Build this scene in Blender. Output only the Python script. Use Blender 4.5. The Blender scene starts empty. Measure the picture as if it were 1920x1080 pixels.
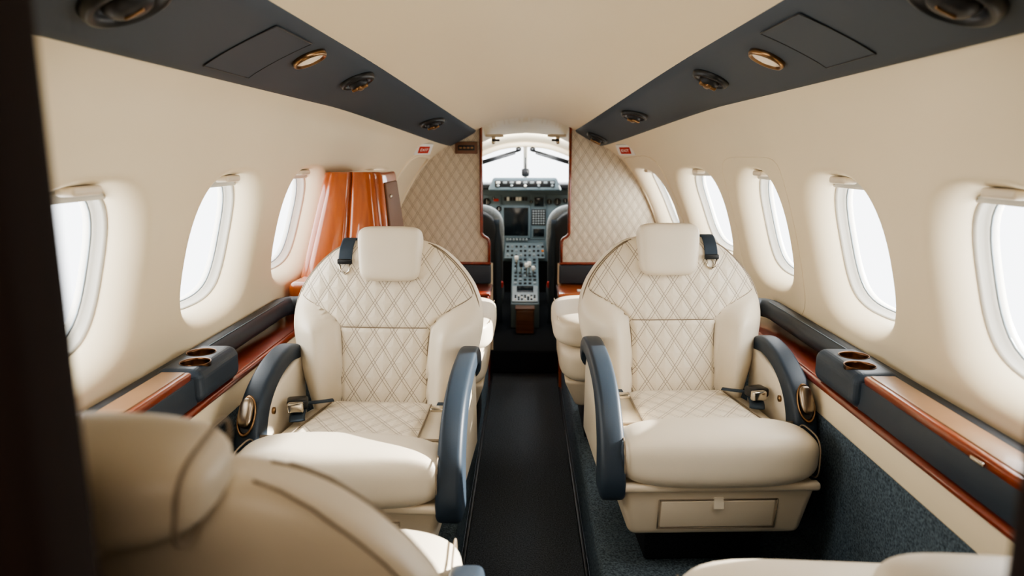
import bpy, bmesh, math, random
from mathutils import Vector, Matrix
random.seed(3)
scene = bpy.context.scene
COL = scene.collection

# ------------------------------------------------------------ materials
def lin(h):
    h = h.lstrip('#'); r = []
    for i in (0, 2, 4):
        c = int(h[i:i+2], 16) / 255
        r.append(c/12.92 if c <= .04045 else ((c+.055)/1.055)**2.4)
    return (*r, 1)
class NT:
    def __init__(s, name):
        s.m = bpy.data.materials.new(name); s.m.use_nodes = True
        s.t = s.m.node_tree; s.b = s.t.nodes['Principled BSDF']
    def n(s, ty, **k):
        nd = s.t.nodes.new(ty)
        for a, v in k.items(): setattr(nd, a, v)
        return nd
    def l(s, a, b): s.t.links.new(a, b)
    def math(s, op, a, b=None, c=None):
        nd = s.n('ShaderNodeMath', operation=op)
        for i, v in enumerate((a, b, c)):
            if v is None: continue
            if isinstance(v, (int, float)): nd.inputs[i].default_value = v
            else: s.l(v, nd.inputs[i])
        return nd.outputs[0]
def mat(name, col, rough=.5, metal=0, coat=0, noise=0, nscale=60, bump=0, bscale=300, emit=0, var=.0, spec=.5):
    M = NT(name); b = M.b
    c = lin(col) if isinstance(col, str) else col
    b.inputs['Base Color'].default_value = c
    b.inputs['Roughness'].default_value = rough
    b.inputs['Metallic'].default_value = metal
    b.inputs['Coat Weight'].default_value = coat
    b.inputs['Coat Roughness'].default_value = .08
    b.inputs['Specular IOR Level'].default_value = spec
    tc = M.n('ShaderNodeTexCoord')
    if noise:
        nz = M.n('ShaderNodeTexNoise'); nz.inputs['Scale'].default_value = nscale; nz.inputs['Detail'].default_value = 4
        M.l(tc.outputs['Object'], nz.inputs['Vector'])
        r = M.n('ShaderNodeMapRange'); r.inputs[1].default_value = .3; r.inputs[2].default_value = .7
        r.inputs[3].default_value = 1-noise; r.inputs[4].default_value = 1+noise
        M.l(nz.outputs['Fac'], r.inputs[0])
        mx = M.n('ShaderNodeVectorMath', operation='SCALE'); mx.inputs[0].default_value = c[:3]
        M.l(r.outputs[0], mx.inputs['Scale']); M.l(mx.outputs[0], b.inputs['Base Color'])
    if bump:
        nz = M.n('ShaderNodeTexNoise'); nz.inputs['Scale'].default_value = bscale; nz.inputs['Detail'].default_value = 3
        M.l(tc.outputs['Object'], nz.inputs['Vector'])
        bp = M.n('ShaderNodeBump'); bp.inputs['Strength'].default_value = bump; bp.inputs['Distance'].default_value = .002
        M.l(nz.outputs['Fac'], bp.inputs['Height']); M.l(bp.outputs[0], b.inputs['Normal'])
    if emit:
        b.inputs['Emission Color'].default_value = c; b.inputs['Emission Strength'].default_value = emit
    return M.m
def quilt(name, col, axis, w, h, stitch='#6c5b4b', rough=.45, depth=.0032, off=.085, lw=.016):
    M = NT(name); b = M.b; b.inputs['Roughness'].default_value = rough
    tc = M.n('ShaderNodeTexCoord'); sp = M.n('ShaderNodeSeparateXYZ'); M.l(tc.outputs['Object'], sp.inputs[0])
    x = M.math('DIVIDE', sp.outputs[0], w); q = M.math('DIVIDE', sp.outputs[axis], h)
    da = M.math('PINGPONG', M.math('ADD', M.math('ADD', x, q), 50), .5)
    db = M.math('PINGPONG', M.math('ADD', M.math('SUBTRACT', x, q), 50), .5)
    la = M.math('COMPARE', da, off, lw); lb = M.math('COMPARE', db, off, lw)
    line = M.math('MAXIMUM', la, lb)
    d = M.math('MINIMUM', da, db)
    mr = M.n('ShaderNodeMapRange', interpolation_type='SMOOTHSTEP'); mr.inputs[1].default_value = 0.02; mr.inputs[2].default_value = .42
    M.l(d, mr.inputs[0])
    hgt = M.math('SUBTRACT', mr.outputs[0], M.math('MULTIPLY', line, .15))
    bp = M.n('ShaderNodeBump'); bp.inputs['Strength'].default_value = .8; bp.inputs['Distance'].default_value = depth
    M.l(hgt, bp.inputs['Height']); M.l(bp.outputs[0], b.inputs['Normal'])
    mx = M.n('ShaderNodeMix', data_type='RGBA'); mx.inputs[6].default_value = lin(col); mx.inputs[7].default_value = lin(stitch)
    M.l(M.math('MULTIPLY', line, .8), mx.inputs[0]); M.l(mx.outputs[2], b.inputs['Base Color'])
    return M.m
def wood(name, c1, c2, axis='Y', coat=1.0, rough=.3):
    M = NT(name); b = M.b
    tc = M.n('ShaderNodeTexCoord'); mp = M.n('ShaderNodeMapping'); M.l(tc.outputs['Object'], mp.inputs[0])
    mp.inputs['Scale'].default_value = {'Y': (22, 1.5, 22), 'Z': (22, 22, 1.5), 'X': (1.5, 22, 22)}[axis]
    nz = M.n('ShaderNodeTexNoise'); nz.inputs['Scale'].default_value = 1.6; nz.inputs['Detail'].default_value = 6
    nz.inputs['Distortion'].default_value = .8; M.l(mp.outputs[0], nz.inputs['Vector'])
    cr = M.n('ShaderNodeValToRGB'); cr.color_ramp.elements[0].position = .3; cr.color_ramp.elements[1].position = .7
    cr.color_ramp.elements[0].color = lin(c1); cr.color_ramp.elements[1].color = lin(c2)
    M.l(nz.outputs['Fac'], cr.inputs[0]); M.l(cr.outputs[0], b.inputs['Base Color'])
    b.inputs['Roughness'].default_value = rough; b.inputs['Coat Weight'].default_value = coat; b.inputs['Coat Roughness'].default_value = .05
    return M.m
def glassmat(name):
    M = NT(name); t = M.t
    out = [n for n in t.nodes if n.type == 'OUTPUT_MATERIAL'][0]
    tr = M.n('ShaderNodeBsdfTransparent'); tr.inputs[0].default_value = (.96, .98, 1, 1)
    gl = M.n('ShaderNodeBsdfGlossy'); gl.inputs['Roughness'].default_value = .03
    mx = M.n('ShaderNodeMixShader'); mx.inputs[0].default_value = .06
    M.l(tr.outputs[0], mx.inputs[1]); M.l(gl.outputs[0], mx.inputs[2]); M.l(mx.outputs[0], out.inputs[0])
    return M.m

m_wall = mat('cream_wall_panel', '#e9dabd', .42, noise=.01, nscale=6)
m_ceil = mat('cream_headliner', '#e5d4b6', .6, bump=.05, bscale=500)
m_strip = mat('slate_leather', '#434b54', .6, bump=.15, bscale=500, spec=.3)
m_leather = mat('cream_leather', '#e0d5c2', .42, noise=.02, nscale=9, bump=.12, bscale=420)
m_quiltb = quilt('cream_quilted_leather_upright', '#e0d5c2', 2, .062, .092)
m_quiltc = quilt('cream_quilted_leather_flat', '#e0d5c2', 1, .062, .092)
m_bulk = quilt('beige_quilted_bulkhead', '#ccc0ab', 2, .060, .092, stitch='#8d7f6c', rough=.6, depth=.0018, lw=.024, off=.085)
m_seam = mat('seam_thread', '#857765', .7)
m_base = mat('cream_plastic', '#d8cbb6', .4)
m_blue = mat('navy_leather', '#2a3541', .46, bump=.12, bscale=420, spec=.35)
m_dblue = mat('dark_navy_leather', '#262d35', .5, bump=.15, bscale=420)
m_stitch = mat('pale_stitch', '#7b8790', .8)
m_wood = wood('glossy_mahogany', '#6e2309', '#9a4014', 'Y', coat=.7)
m_woodz = wood('glossy_amber_mahogany', '#93400f', '#ad5518', 'Z', coat=1, rough=.3)
m_woodd = wood('dark_mahogany', '#120401', '#1f0804', 'Z', coat=.0, rough=.85)
m_redw = wood('red_mahogany_trim', '#601c08', '#842f12', 'Y', coat=.7)
m_table = mat('tan_veneer_top', '#8a6648', .35, coat=.4, noise=.08, nscale=12)
m_carpet = mat('charcoal_carpet', '#454a50', 1, noise=.6, nscale=200, bump=1, bscale=280, spec=.1)
m_dcarpet = mat('black_cockpit_carpet', '#24272b', 1, noise=.4, nscale=200, bump=1, bscale=280, spec=.1)
m_bcarpet = mat('blue_speckled_carpet', '#535f68', 1, noise=.6, nscale=170, bump=1, bscale=240, spec=.1)
m_black = mat('black_plastic', '#15171a', .4)
m_dark = mat('dark_metal', '#2a2a2c', .45, metal=.5)
m_chrome = mat('polished_metal', '#c9c2b6', .18, metal=1)
m_brush = mat('brushed_bronze', '#8f8273', .32, metal=1)
m_bronze = mat('bronze_metal', '#8d7052', .28, metal=1)
m_copper = mat('copper_cup', '#6e513c', .3, metal=1)
m_lens = mat('frosted_lamp_lens', '#eadbc4', .4, emit=.15)
m_glass = glassmat('window_glass')
m_winframe = mat('pale_grey_window_frame', '#d6d2c8', .45)
m_strap = mat('navy_webbing', '#2b3947', .7, bump=.4, bscale=900)
m_panel = mat('teal_grey_panel', '#5b6b73', .55, noise=.04, nscale=20)
m_screen = mat('dark_display', '#12181c', .15)
m_white = mat('white_plastic', '#e8e6e0', .4)
m_orange = mat('orange_knob', '#c8752a', .4)
m_red = mat('red_plastic', '#b5332b', .5)
m_sheep = mat('pale_sheepskin', '#9ea7ad', 1, noise=.2, nscale=120, bump=1, bscale=200)
m_silver = mat('silver_grey_panel', '#8d969a', .4, metal=.2)
m_brown = wood('brown_box_veneer', '#54321f', '#76503a', 'X', coat=.2)
m_bleather = mat('brown_leather', '#6b4a35', .5, bump=.2)

# ------------------------------------------------------------ mesh helpers
class MB:
    def __init__(s): s.v = []; s.f = []; s.mi = []; s.mats = []
    def add(s, vs, fs, m):
        if m not in s.mats: s.mats.append(m)
        k = s.mats.index(m); o = len(s.v)
        s.v += [tuple(v) for v in vs]; s.f += [tuple(i+o for i in f) for f in fs]; s.mi += [k]*len(fs)
        return s
    def obj(s, name, parent=None, smooth=True, weld=0, fixn=True, loc=None, rotz=None, ang=None):
        me = bpy.data.meshes.new(name); me.from_pydata(s.v, [], s.f)
        for m in s.mats: me.materials.append(m)
        me.polygons.foreach_set('material_index', s.mi)
        bm = bmesh.new(); bm.from_mesh(me)
        if weld: bmesh.ops.remove_doubles(bm, verts=bm.verts, dist=weld)
        if fixn: bmesh.ops.recalc_face_normals(bm, faces=bm.faces)
        for f in bm.faces: f.smooth = smooth
        if ang:
            for e in bm.edges:
                if len(e.link_faces) == 2 and e.calc_face_angle(0) > ang: e.smooth = False
        bm.to_mesh(me); bm.free()
        o = bpy.data.objects.new(name, me); COL.objects.link(o)
        if loc: o.location = loc
        if rotz is not None: o.rotation_euler[2] = rotz
        if parent: o.parent = parent
        return o
def g_box(size, loc=(0, 0, 0), r=.005, seg=3, rot=None):
    bm = bmesh.new(); bmesh.ops.create_cube(bm, size=1)
    for v in bm.verts: v.co = Vector((v.co.x*size[0], v.co.y*size[1], v.co.z*size[2]))
    if r: bmesh.ops.bevel(bm, geom=bm.edges[:], offset=min(r, min(size)*.49), segments=seg, profile=.5, affect='EDGES')
    M = Matrix.Translation(loc) @ (rot.to_4x4() if rot else Matrix.Identity(4))
    vs = [M @ v.co for v in bm.verts]; bm.verts.index_update(); fs = [[v.index for v in f.verts] for f in bm.faces]
    bm.free(); return vs, fs
def g_hex(c, r=.01, seg=3):
    bm = bmesh.new(); vs = [bm.verts.new(p) for p in c]
    for f in ((0,1,2,3),(7,6,5,4),(0,4,5,1),(1,5,6,2),(2,6,7,3),(3,7,4,0)): bm.faces.new([vs[i] for i in f])
    bmesh.ops.recalc_face_normals(bm, faces=bm.faces)
    if r: bmesh.ops.bevel(bm, geom=bm.edges[:], offset=r, segments=seg, profile=.5, affect='EDGES')
    bm.verts.index_update(); o = [v.co.copy() for v in bm.verts], [[v.index for v in f.verts] for f in bm.faces]
    bm.free(); return o
def g_pillow(size, loc=(0, 0, 0), p=5, n=14, rot=None, fn=None):
    vs = []; fs = []; idx = {}
    def vert(x, y, z):
        k = (round(x, 5), round(y, 5), round(z, 5))
        if k in idx: return idx[k]
        q = Vector((math.sin(x*math.pi/2)*.35+x*.65, math.sin(y*math.pi/2)*.35+y*.65, math.sin(z*math.pi/2)*.35+z*.65))
        s = (abs(q.x)**p+abs(q.y)**p+abs(q.z)**p)**(-1/p)
        q = q*s
        if fn: q = fn(q)
        q = Vector((q.x*size[0]/2, q.y*size[1]/2, q.z*size[2]/2))
        if rot: q = rot @ q
        vs.append(q+Vector(loc)); idx[k] = len(vs)-1; return idx[k]
    for ax in range(3):
        for sg in (-1, 1):
            for i in range(n):
                for j in range(n):
                    f = []
                    for a, b in ((i, j), (i+1, j), (i+1, j+1), (i, j+1)):
                        c = [0, 0, 0]; c[ax] = sg; c[(ax+1) % 3] = -1+2*a/n; c[(ax+2) % 3] = -1+2*b/n
                        f.append(vert(*c))
                    fs.append(f if sg > 0 else f[::-1])
    return vs, fs
def g_tube(path, r, k=8, closed=False, up=Vector((0, 0, 1))):
    P = [Vector(p) for p in path]; n = len(P); vs = []; fs = []
    for i in range(n):
        a = P[(i-1) % n] if (closed or i > 0) else P[i]; b = P[(i+1) % n] if (closed or i < n-1) else P[i]
        t = (b-a).normalized(); s = t.cross(up)
        if s.length < .05: s = t.cross(Vector((1, 0, .1)))
        s.normalize(); u = s.cross(t)
        rx, ru = (r if isinstance(r, tuple) else (r, r))
        for j in range(k):
            an = 2*math.pi*j/k; vs.append(P[i]+s*math.cos(an)*rx+u*math.sin(an)*ru)
    for i in range(n if closed else n-1):
        for j in range(k):
            a = i*k; b = ((i+1) % n)*k
            fs.append((a+j, a+(j+1) % k, b+(j+1) % k, b+j))
    if not closed: fs += [tuple(range(k))[::-1], tuple((n-1)*k+j for j in range(k))]
    return vs, fs
def g_lathe(prof, k=32, M=None):
    vs = []; fs = []
    for r, z in prof:
        for j in range(k):
            a = 2*math.pi*j/k; v = Vector((r*math.cos(a), r*math.sin(a), z)); vs.append(M @ v if M else v)
    for i in range(len(prof)-1):
        for j in range(k): fs.append((i*k+j, i*k+(j+1) % k, (i+1)*k+(j+1) % k, (i+1)*k+j))
    fs.append(tuple(range(k))[::-1]); fs.append(tuple((len(prof)-1)*k+j for j in range(k)))
    return vs, fs
def g_grid(fn, nu, nv):
    vs = [fn(i/nu, j/nv) for i in range(nu+1) for j in range(nv+1)]
    fs = [(i*(nv+1)+j, (i+1)*(nv+1)+j, (i+1)*(nv+1)+j+1, i*(nv+1)+j+1) for i in range(nu) for j in range(nv)]
    return vs, fs
def g_sweepx(path, hw, ht, x0, p=3.0, k=20):
    vs = []; fs = []; n = len(path)
    for i, (y, z) in enumerate(path):
        a = path[max(i-1, 0)]; b = path[min(i+1, n-1)]
        t = Vector((0, b[0]-a[0], b[1]-a[1])).normalized(); nr = Vector((0, -t.z, t.y))
        for j in range(k):
            an = 2*math.pi*j/k; c = math.cos(an); s = math.sin(an)
            cx = math.copysign(abs(c)**(2/p), c); sx = math.copysign(abs(s)**(2/p), s)
            vs.append(Vector((x0+cx*hw[i], y, z))+nr*sx*ht[i])
    for i in range(n-1):
        for j in range(k): fs.append((i*k+j, i*k+(j+1) % k, (i+1)*k+(j+1) % k, (i+1)*k+j))
    fs += [tuple(range(k))[::-1], tuple((n-1)*k+j for j in range(k))]
    return vs, fs
def crom(pts, t):
    n = len(pts); i = min(max(int(math.floor(t)), 0), n-2); f = t-i
    p0 = pts[max(i-1, 0)]; p1 = pts[i]; p2 = pts[i+1]; p3 = pts[min(i+2, n-1)]
    return tuple(.5*(2*b+(c-a)*f+(2*a-5*b+4*c-d)*f*f+(3*b-a-3*c+d)*f**3) for a, b, c, d in zip(p0, p1, p2, p3))
def dense(pts, m=6):
    return [crom(pts, i/m) for i in range((len(pts)-1)*m+1)]
def itp(tab, z):
    if z <= tab[0][0]: return tab[0][1]
    for (a, va), (b, vb) in zip(tab, tab[1:]):
        if z <= b:
            return va+(vb-va)*(z-a)/(b-a)
    return tab[-1][1]
def sstep(x): x = min(max(x, 0), 1); return x*x*(3-2*x)
def empty(name, loc, label, cat, rotz=0, group=None):
    o = bpy.data.objects.new(name, None); o.empty_display_size = .1; o.location = loc; o.rotation_euler[2] = rotz
    COL.objects.link(o); o['label'] = label; o['category'] = cat
    if group: o['group'] = group
    return o
def struct(o): o['kind'] = 'structure'; return o
def thing(o, label, cat, group=None):
    o['label'] = label; o['category'] = cat
    if group: o['group'] = group
    return o
def g_text(txt, size, M, ext=.0005):
    cu = bpy.data.curves.new('t', 'FONT'); cu.body = txt; cu.size = size; cu.align_x = 'CENTER'; cu.align_y = 'CENTER'; cu.extrude = ext
    o = bpy.data.objects.new('t', cu); COL.objects.link(o)
    bpy.context.view_layer.update()
    me = bpy.data.meshes.new_from_object(o.evaluated_get(bpy.context.evaluated_depsgraph_get()))
    vs = [M @ v.co for v in me.vertices]; fs = [tuple(p.vertices) for p in me.polygons]
    bpy.data.objects.remove(o); bpy.data.meshes.remove(me)
    return vs, fs

# ------------------------------------------------------------ fuselage surface
A = [(0,1.755),(.26,1.74),(.52,1.668),(.747,1.552),(.815,1.425),(.855,1.295),(.908,1.12),(.95,.94),(.968,.79),(.955,.5),(.90,.21),(.88,.0)]
B = [(0,1.59),(.16,1.567),(.30,1.506),(.46,1.42),(.56,1.35),(.64,1.265),(.735,1.11),(.805,.94),(.85,.79),(.87,.5),(.84,.21),(.82,.0)]
C = [(0,1.45),(.16,1.435),(.30,1.39),(.42,1.33),(.50,1.27),(.55,1.20),(.60,1.08),(.64,.94),(.66,.79),(.67,.5),(.65,.21),(.63,.0)]
def sect(Y):
    t = sstep((Y-2.2)/2.2)
    t2 = min(max((Y-4.42)/1.0, 0), 1)
    out = []
    for i, (a, b, c) in enumerate(zip(A, B, C)):
        tt = t if i < 3 else sstep((Y-2.8)/1.6)
        x = a[0]+(b[0]-a[0])*tt; z = a[1]+(b[1]-a[1])*tt
        x += (c[0]-b[0])*t2; z += (c[1]-b[1])*t2
        out.append((x, z))
    return out
def S(Y, p, side=1):
    s = sect(Y)
    if p < 0: side, p = -side, -p
    x, z = crom(s, p); return Vector((side*x, Y, z))
def Nrm(Y, p, side=1):
    e = .02
    a = S(Y+e, p, side)-S(Y-e, p, side); b = S(Y, p+e, side)-S(Y, p-e, side)
    n = a.cross(b).normalized()
    c = Vector((0, Y, 1.0)) - S(Y, p, side)
    return n if n.dot(c) > 0 else -n
WINR = [1.36, 2.06, 2.77, 3.445, 4.115]
WINL = [1.435, 2.165, 2.885, 3.61]
WH, PH, PC = .230, 1.24, 6.21
HY = .335
P_LO, P_HI = 4.5, 7.85
def wall(side, wins, y_end, name):
    mb = MB(); m = m_wall
    def plain(y0, y1, p0, p1, ny, npp):
        mb.add(*g_grid(lambda u, v: S(y0+(y1-y0)*u, p0+(p1-p0)*v, side), ny, npp), m)
    def full(y0, y1, ny):
        if y1-y0 < .0005: return
        plain(y0, y1, 3, P_LO, ny, 6); plain(y0, y1, P_LO, P_HI, ny, 16); plain(y0, y1, P_HI, 11, ny, 8)
    PM = (P_LO+P_HI)/2; PR = (P_HI-P_LO)/2
    cur = -.8
    for Yc in wins:
        full(cur, Yc-HY, 14 if cur < 0 else 2); cur = Yc+HY
        y0, y1 = Yc-HY, Yc+HY; N = 16
        plain(y0, y1, 3, P_LO, N, 6); plain(y0, y1, P_HI, 11, N, 8)
        bd = []
        for i in range(N): bd.append((-1+2*i/N, -1))
        for i in range(N): bd.append((1, -1+2*i/N))
        for i in range(N): bd.append((1-2*i/N, 1))
        for i in range(N): bd.append((-1, 1-2*i/N))
        rings = []
        def hp(a, b, sc=1):
            an = math.atan2(b, a); c, s_ = math.cos(an), math.sin(an); pw = 2.7
            r = (abs(c)**pw+abs(s_)**pw)**(-1/pw)
            return c*r*WH*sc, s_*r*PH*sc
        for k in range(9):
            f = (k/8)**1.5; ring = []
            for a, b in bd:
                hx, hpq = hp(a, b, 1.16)
                g = 1-f
                ring.append(S(Yc+a*HY*g+hx*f, (PM+b*PR)*g+(PC+hpq)*f, side))
            rings.append(ring)
        n0 = Nrm(Yc, PC, side)
        for sc, of in ((1.12, .003), (1.08, .010), (1.04, .020), (1.005, .034), (.975, .052), (.95, .075), (.935, .105)):
            rings.append([S(Yc+hp(a, b, sc)[0], PC+hp(a, b, sc)[1], side)-n0*of for a, b in bd])
        vs = [v for r in rings for v in r]; K = len(bd); fs = []
        for r in range(len(rings)-1):
            for j in range(K): fs.append((r*K+j, r*K+(j+1) % K, (r+1)*K+(j+1) % K, (r+1)*K+j))
        mb.add(vs, fs, m)
    full(cur, y_end, 8)
    return struct(mb.obj(name, weld=.0004))
wall(1, WINR, 4.6, 'wall_right')
wall(-1, WINL, 4.6, 'wall_left')
wn = 0
for side, wins in ((1, WINR), (-1, WINL)):
    for Yc in wins:
        wn += 1
        n0 = Nrm(Yc, PC, side)
        def ring(sc, of, K=48):
            out = []
            for j in range(K):
                an = 2*math.pi*j/K; c, s_ = math.cos(an), math.sin(an); r = (abs(c)**2.7+abs(s_)**2.7)**(-1/2.7)
                out.append(S(Yc+c*r*WH*sc, PC+s_*r*PH*sc, side)-n0*of)
            return out
        mb = MB()
        R = [ring(.97, .088), ring(.955, .078), ring(.938, .077), ring(.92, .084), ring(.91, .098), ring(.892, .101), ring(.882, .112), ring(.882, .125), ring(1.0, .130)]
        K = 48; vs = [v for r in R for v in r]
        fs = [(r*K+j, r*K+(j+1) % K, (r+1)*K+(j+1) % K, (r+1)*K+j) for r in range(len(R)-1) for j in range(K)]
        mb.add(vs, fs, m_winframe)
        mb.add(*g_tube(ring(.888, .108), .003, 6, True), m_silver)
        e = struct(mb.obj('window_%d' % wn))
        g = MB(); r = ring(.91, .118); g.add(r, [tuple(range(K))], m_glass); go = g.obj('pane', parent=e, fixn=False)
        sh = MB()
        def shf(u, v):
            a = (u-.5)*1.35*WH; q = -PH*.95+v*.22
            return S(Yc+a, PC+q, side)-n0*(.068+.003*math.sin(v*25))
        sh.add(*g_grid(shf, 12, 10), m_winframe)
        c = S(Yc, PC-PH*.94, side)-n0*.036
        sh.add(*g_box((.04, .10, .020), c, .007), m_base)
        sh.obj('shade', parent=e)
struct(MB().add(*g_grid(lambda u, v: S(-.8+5.4*u, -2+4*v, 1), 70, 32), m_ceil).obj('ceiling'))
for i, side in enumerate((1, -1)):
    mb = MB()
    def sf(u, v):
        Y = -.8+5.22*u
        return S(Y, 1.97+1.06*v, side)+Nrm(Y, 2.5, side)*(.012*math.sin(math.pi*min(max(v, 0), 1))**.25)
    mb.add(*g_grid(sf, 80, 14), m_strip)
    struct(mb.obj('trim_%d' % (i+1)))
struct(MB().add(*g_box((.44, 5.3, .06), (.0, 1.82, -.03), .0), m_carpet).obj('floor', smooth=False))
for side in (1, -1):
    mb = MB()
    mb.add(*g_box((.70, 5.2, .21), (side*.565, 1.80, .105), .02, 4), m_bcarpet)
    struct(mb.obj('floor_platform_'+('right' if side > 0 else 'left'), ang=.6))
tn = 3
for side in (1, -1):
    struct(MB().add(*g_box((.016, 5.0, .012), (side*.207, 1.8, .008), .004), m_black).obj('trim_%d' % tn)); tn += 1
struct(MB().add(*g_box((2.0, .03, 1.8), (0, -.80, .9), .0), m_ceil).obj('wall_rear', smooth=False))

for side, xi in ((-1, .242), (1, .268)):
    mb = MB()
    mb.add(*g_box((.64, .035, 1.62), (side*(xi+.02+.32), .35, .81), .004), m_woodd)
    mb.add(*g_box((.03, .055, 1.72), (side*(xi+.015), .35, .86), .012, 4), m_woodd)
    struct(mb.obj('wall_partition_'+('right' if side > 0 else 'left')))

# ------------------------------------------------------------ seats
ZW = [(.30,.21),(.36,.238),(.42,.260),(.50,.288),(.57,.305),(.63,.312),(.69,.304),(.74,.284),(.78,.257),(.815,.225),(.845,.190),(.865,.155),(.88,.105),(.887,.04)]
ZTOP = .887
def bw(z):
    zs = [a for a, _ in ZW]
    if z <= zs[0]: return ZW[0][1]
    if z >= zs[-1]: return ZW[-1][1]
    i = max(k for k in range(len(zs)) if zs[k] <= z); i = min(i, len(zs)-2)
    f = (z-zs[i])/(zs[i+1]-zs[i]); return crom([(b,) for _, b in ZW], i+f)[0]
WQ = [(.33,.138),(.55,.138),(.59,.142),(.615,.150),(.64,.168),(.66,.195),(.68,.230),(.70,.266),(.715,.285)]
def wq(z): return min(itp(WQ, z), bw(z)*.95)
def yc(z): return .295+.22*(z-.33)
def th(z):
    d = (ZTOP-z)/.07
    return .058*(math.sqrt(max(0, 1-(1-min(d, 1))**2))*.9+.1)
def yf(x, z):
    w = bw(z); q = min(abs(x)/w, 1)
    lim = itp(WQ, z) if z < .715 else .4
    b = abs(x)-lim+.008
    fade = 1-sstep((z-.61)/.10)
    wing = (.104*sstep(b/.070)-.014*math.exp(-((b-.010)/.009)**2))*fade*(1-q**6)
    lum = .012*math.exp(-((z-.45)/.08)**2)*max(0, 1-(x/.15)**2)
    return yc(z)-th(z)*(1-q**3.2)**(1/3.2)-wing-lum
def make_backrest(par):
    mb = MB(); zs = [.30+.5*i/44 for i in range(45)]+[.80+(ZTOP-.80)*math.sin(math.pi/2*(i+1)/16) for i in range(16)]
    n = 52; K = 2*n; vs = []
    for z in zs:
        w = bw(z)
        for j in range(n):
            x = -w*math.cos(math.pi*j/n); vs.append((x, yf(x, z), z))
        for j in range(n):
            x = w*math.cos(math.pi*j/n); q = min(abs(x)/w, 1)
            vs.append((x, yc(z)+th(z)*(1-q**3.2)**(1/3.2), z))
    fs = [(r*K+j, r*K+(j+1) % K, (r+1)*K+(j+1) % K, (r+1)*K+j) for r in range(len(zs)-1) for j in range(K)]
    fs += [tuple(range(K)), tuple((len(zs)-1)*K+j for j in range(K))]
    mb.add(vs, fs, m_leather)
    for s in (1, -1):
        zz = [.34+(.872-.34)*i/60 for i in range(61)]
        mb.add(*g_tube([(s*bw(z)*.975, yc(z)-th(z)*.45, z) for z in zz], .0024, 6), m_seam)
        mb.add(*g_tube([(s*bw(z)*.95, yc(z)+th(z)*.60, z) for z in zz], .0016, 6), m_seam)
    mb.obj('backrest', par)
    q = MB(); zb, zt = .335, .866
    def pf(u, v):
        z = zb+(zt-zb)*u; x = wq(z)*math.sin((v*2-1)*math.pi/2)
        e = min(1, (1-abs(v*2-1))/.12)*min(1, u/.03)*min(1, (1-u)/.03)
        seam = 1-.9*math.exp(-((z-.612)/.005)**2)
        return Vector((x, yf(x, z)-.001-.006*sstep(e)*seam, z))
    q.add(*g_grid(pf, 90, 36), m_quiltb)
    for s in (1, -1):
        q.add(*g_tube([(s*wq(z), yf(wq(z), z)-.001, z) for z in [zb+(zt-zb)*i/50 for i in range(51)]], .0026, 6), m_seam)
    q.add(*g_tube([(x, yf(x, .612)-.003, .612) for x in [-.138+.276*i/16 for i in range(17)]], .0018, 6), m_seam)
    q.obj('quilted_panel', par)
def strapmesh(path, hw, ht, x0): return g_sweepx(path, [hw]*len(path), [ht]*len(path), x0, p=6, k=12)
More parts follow.
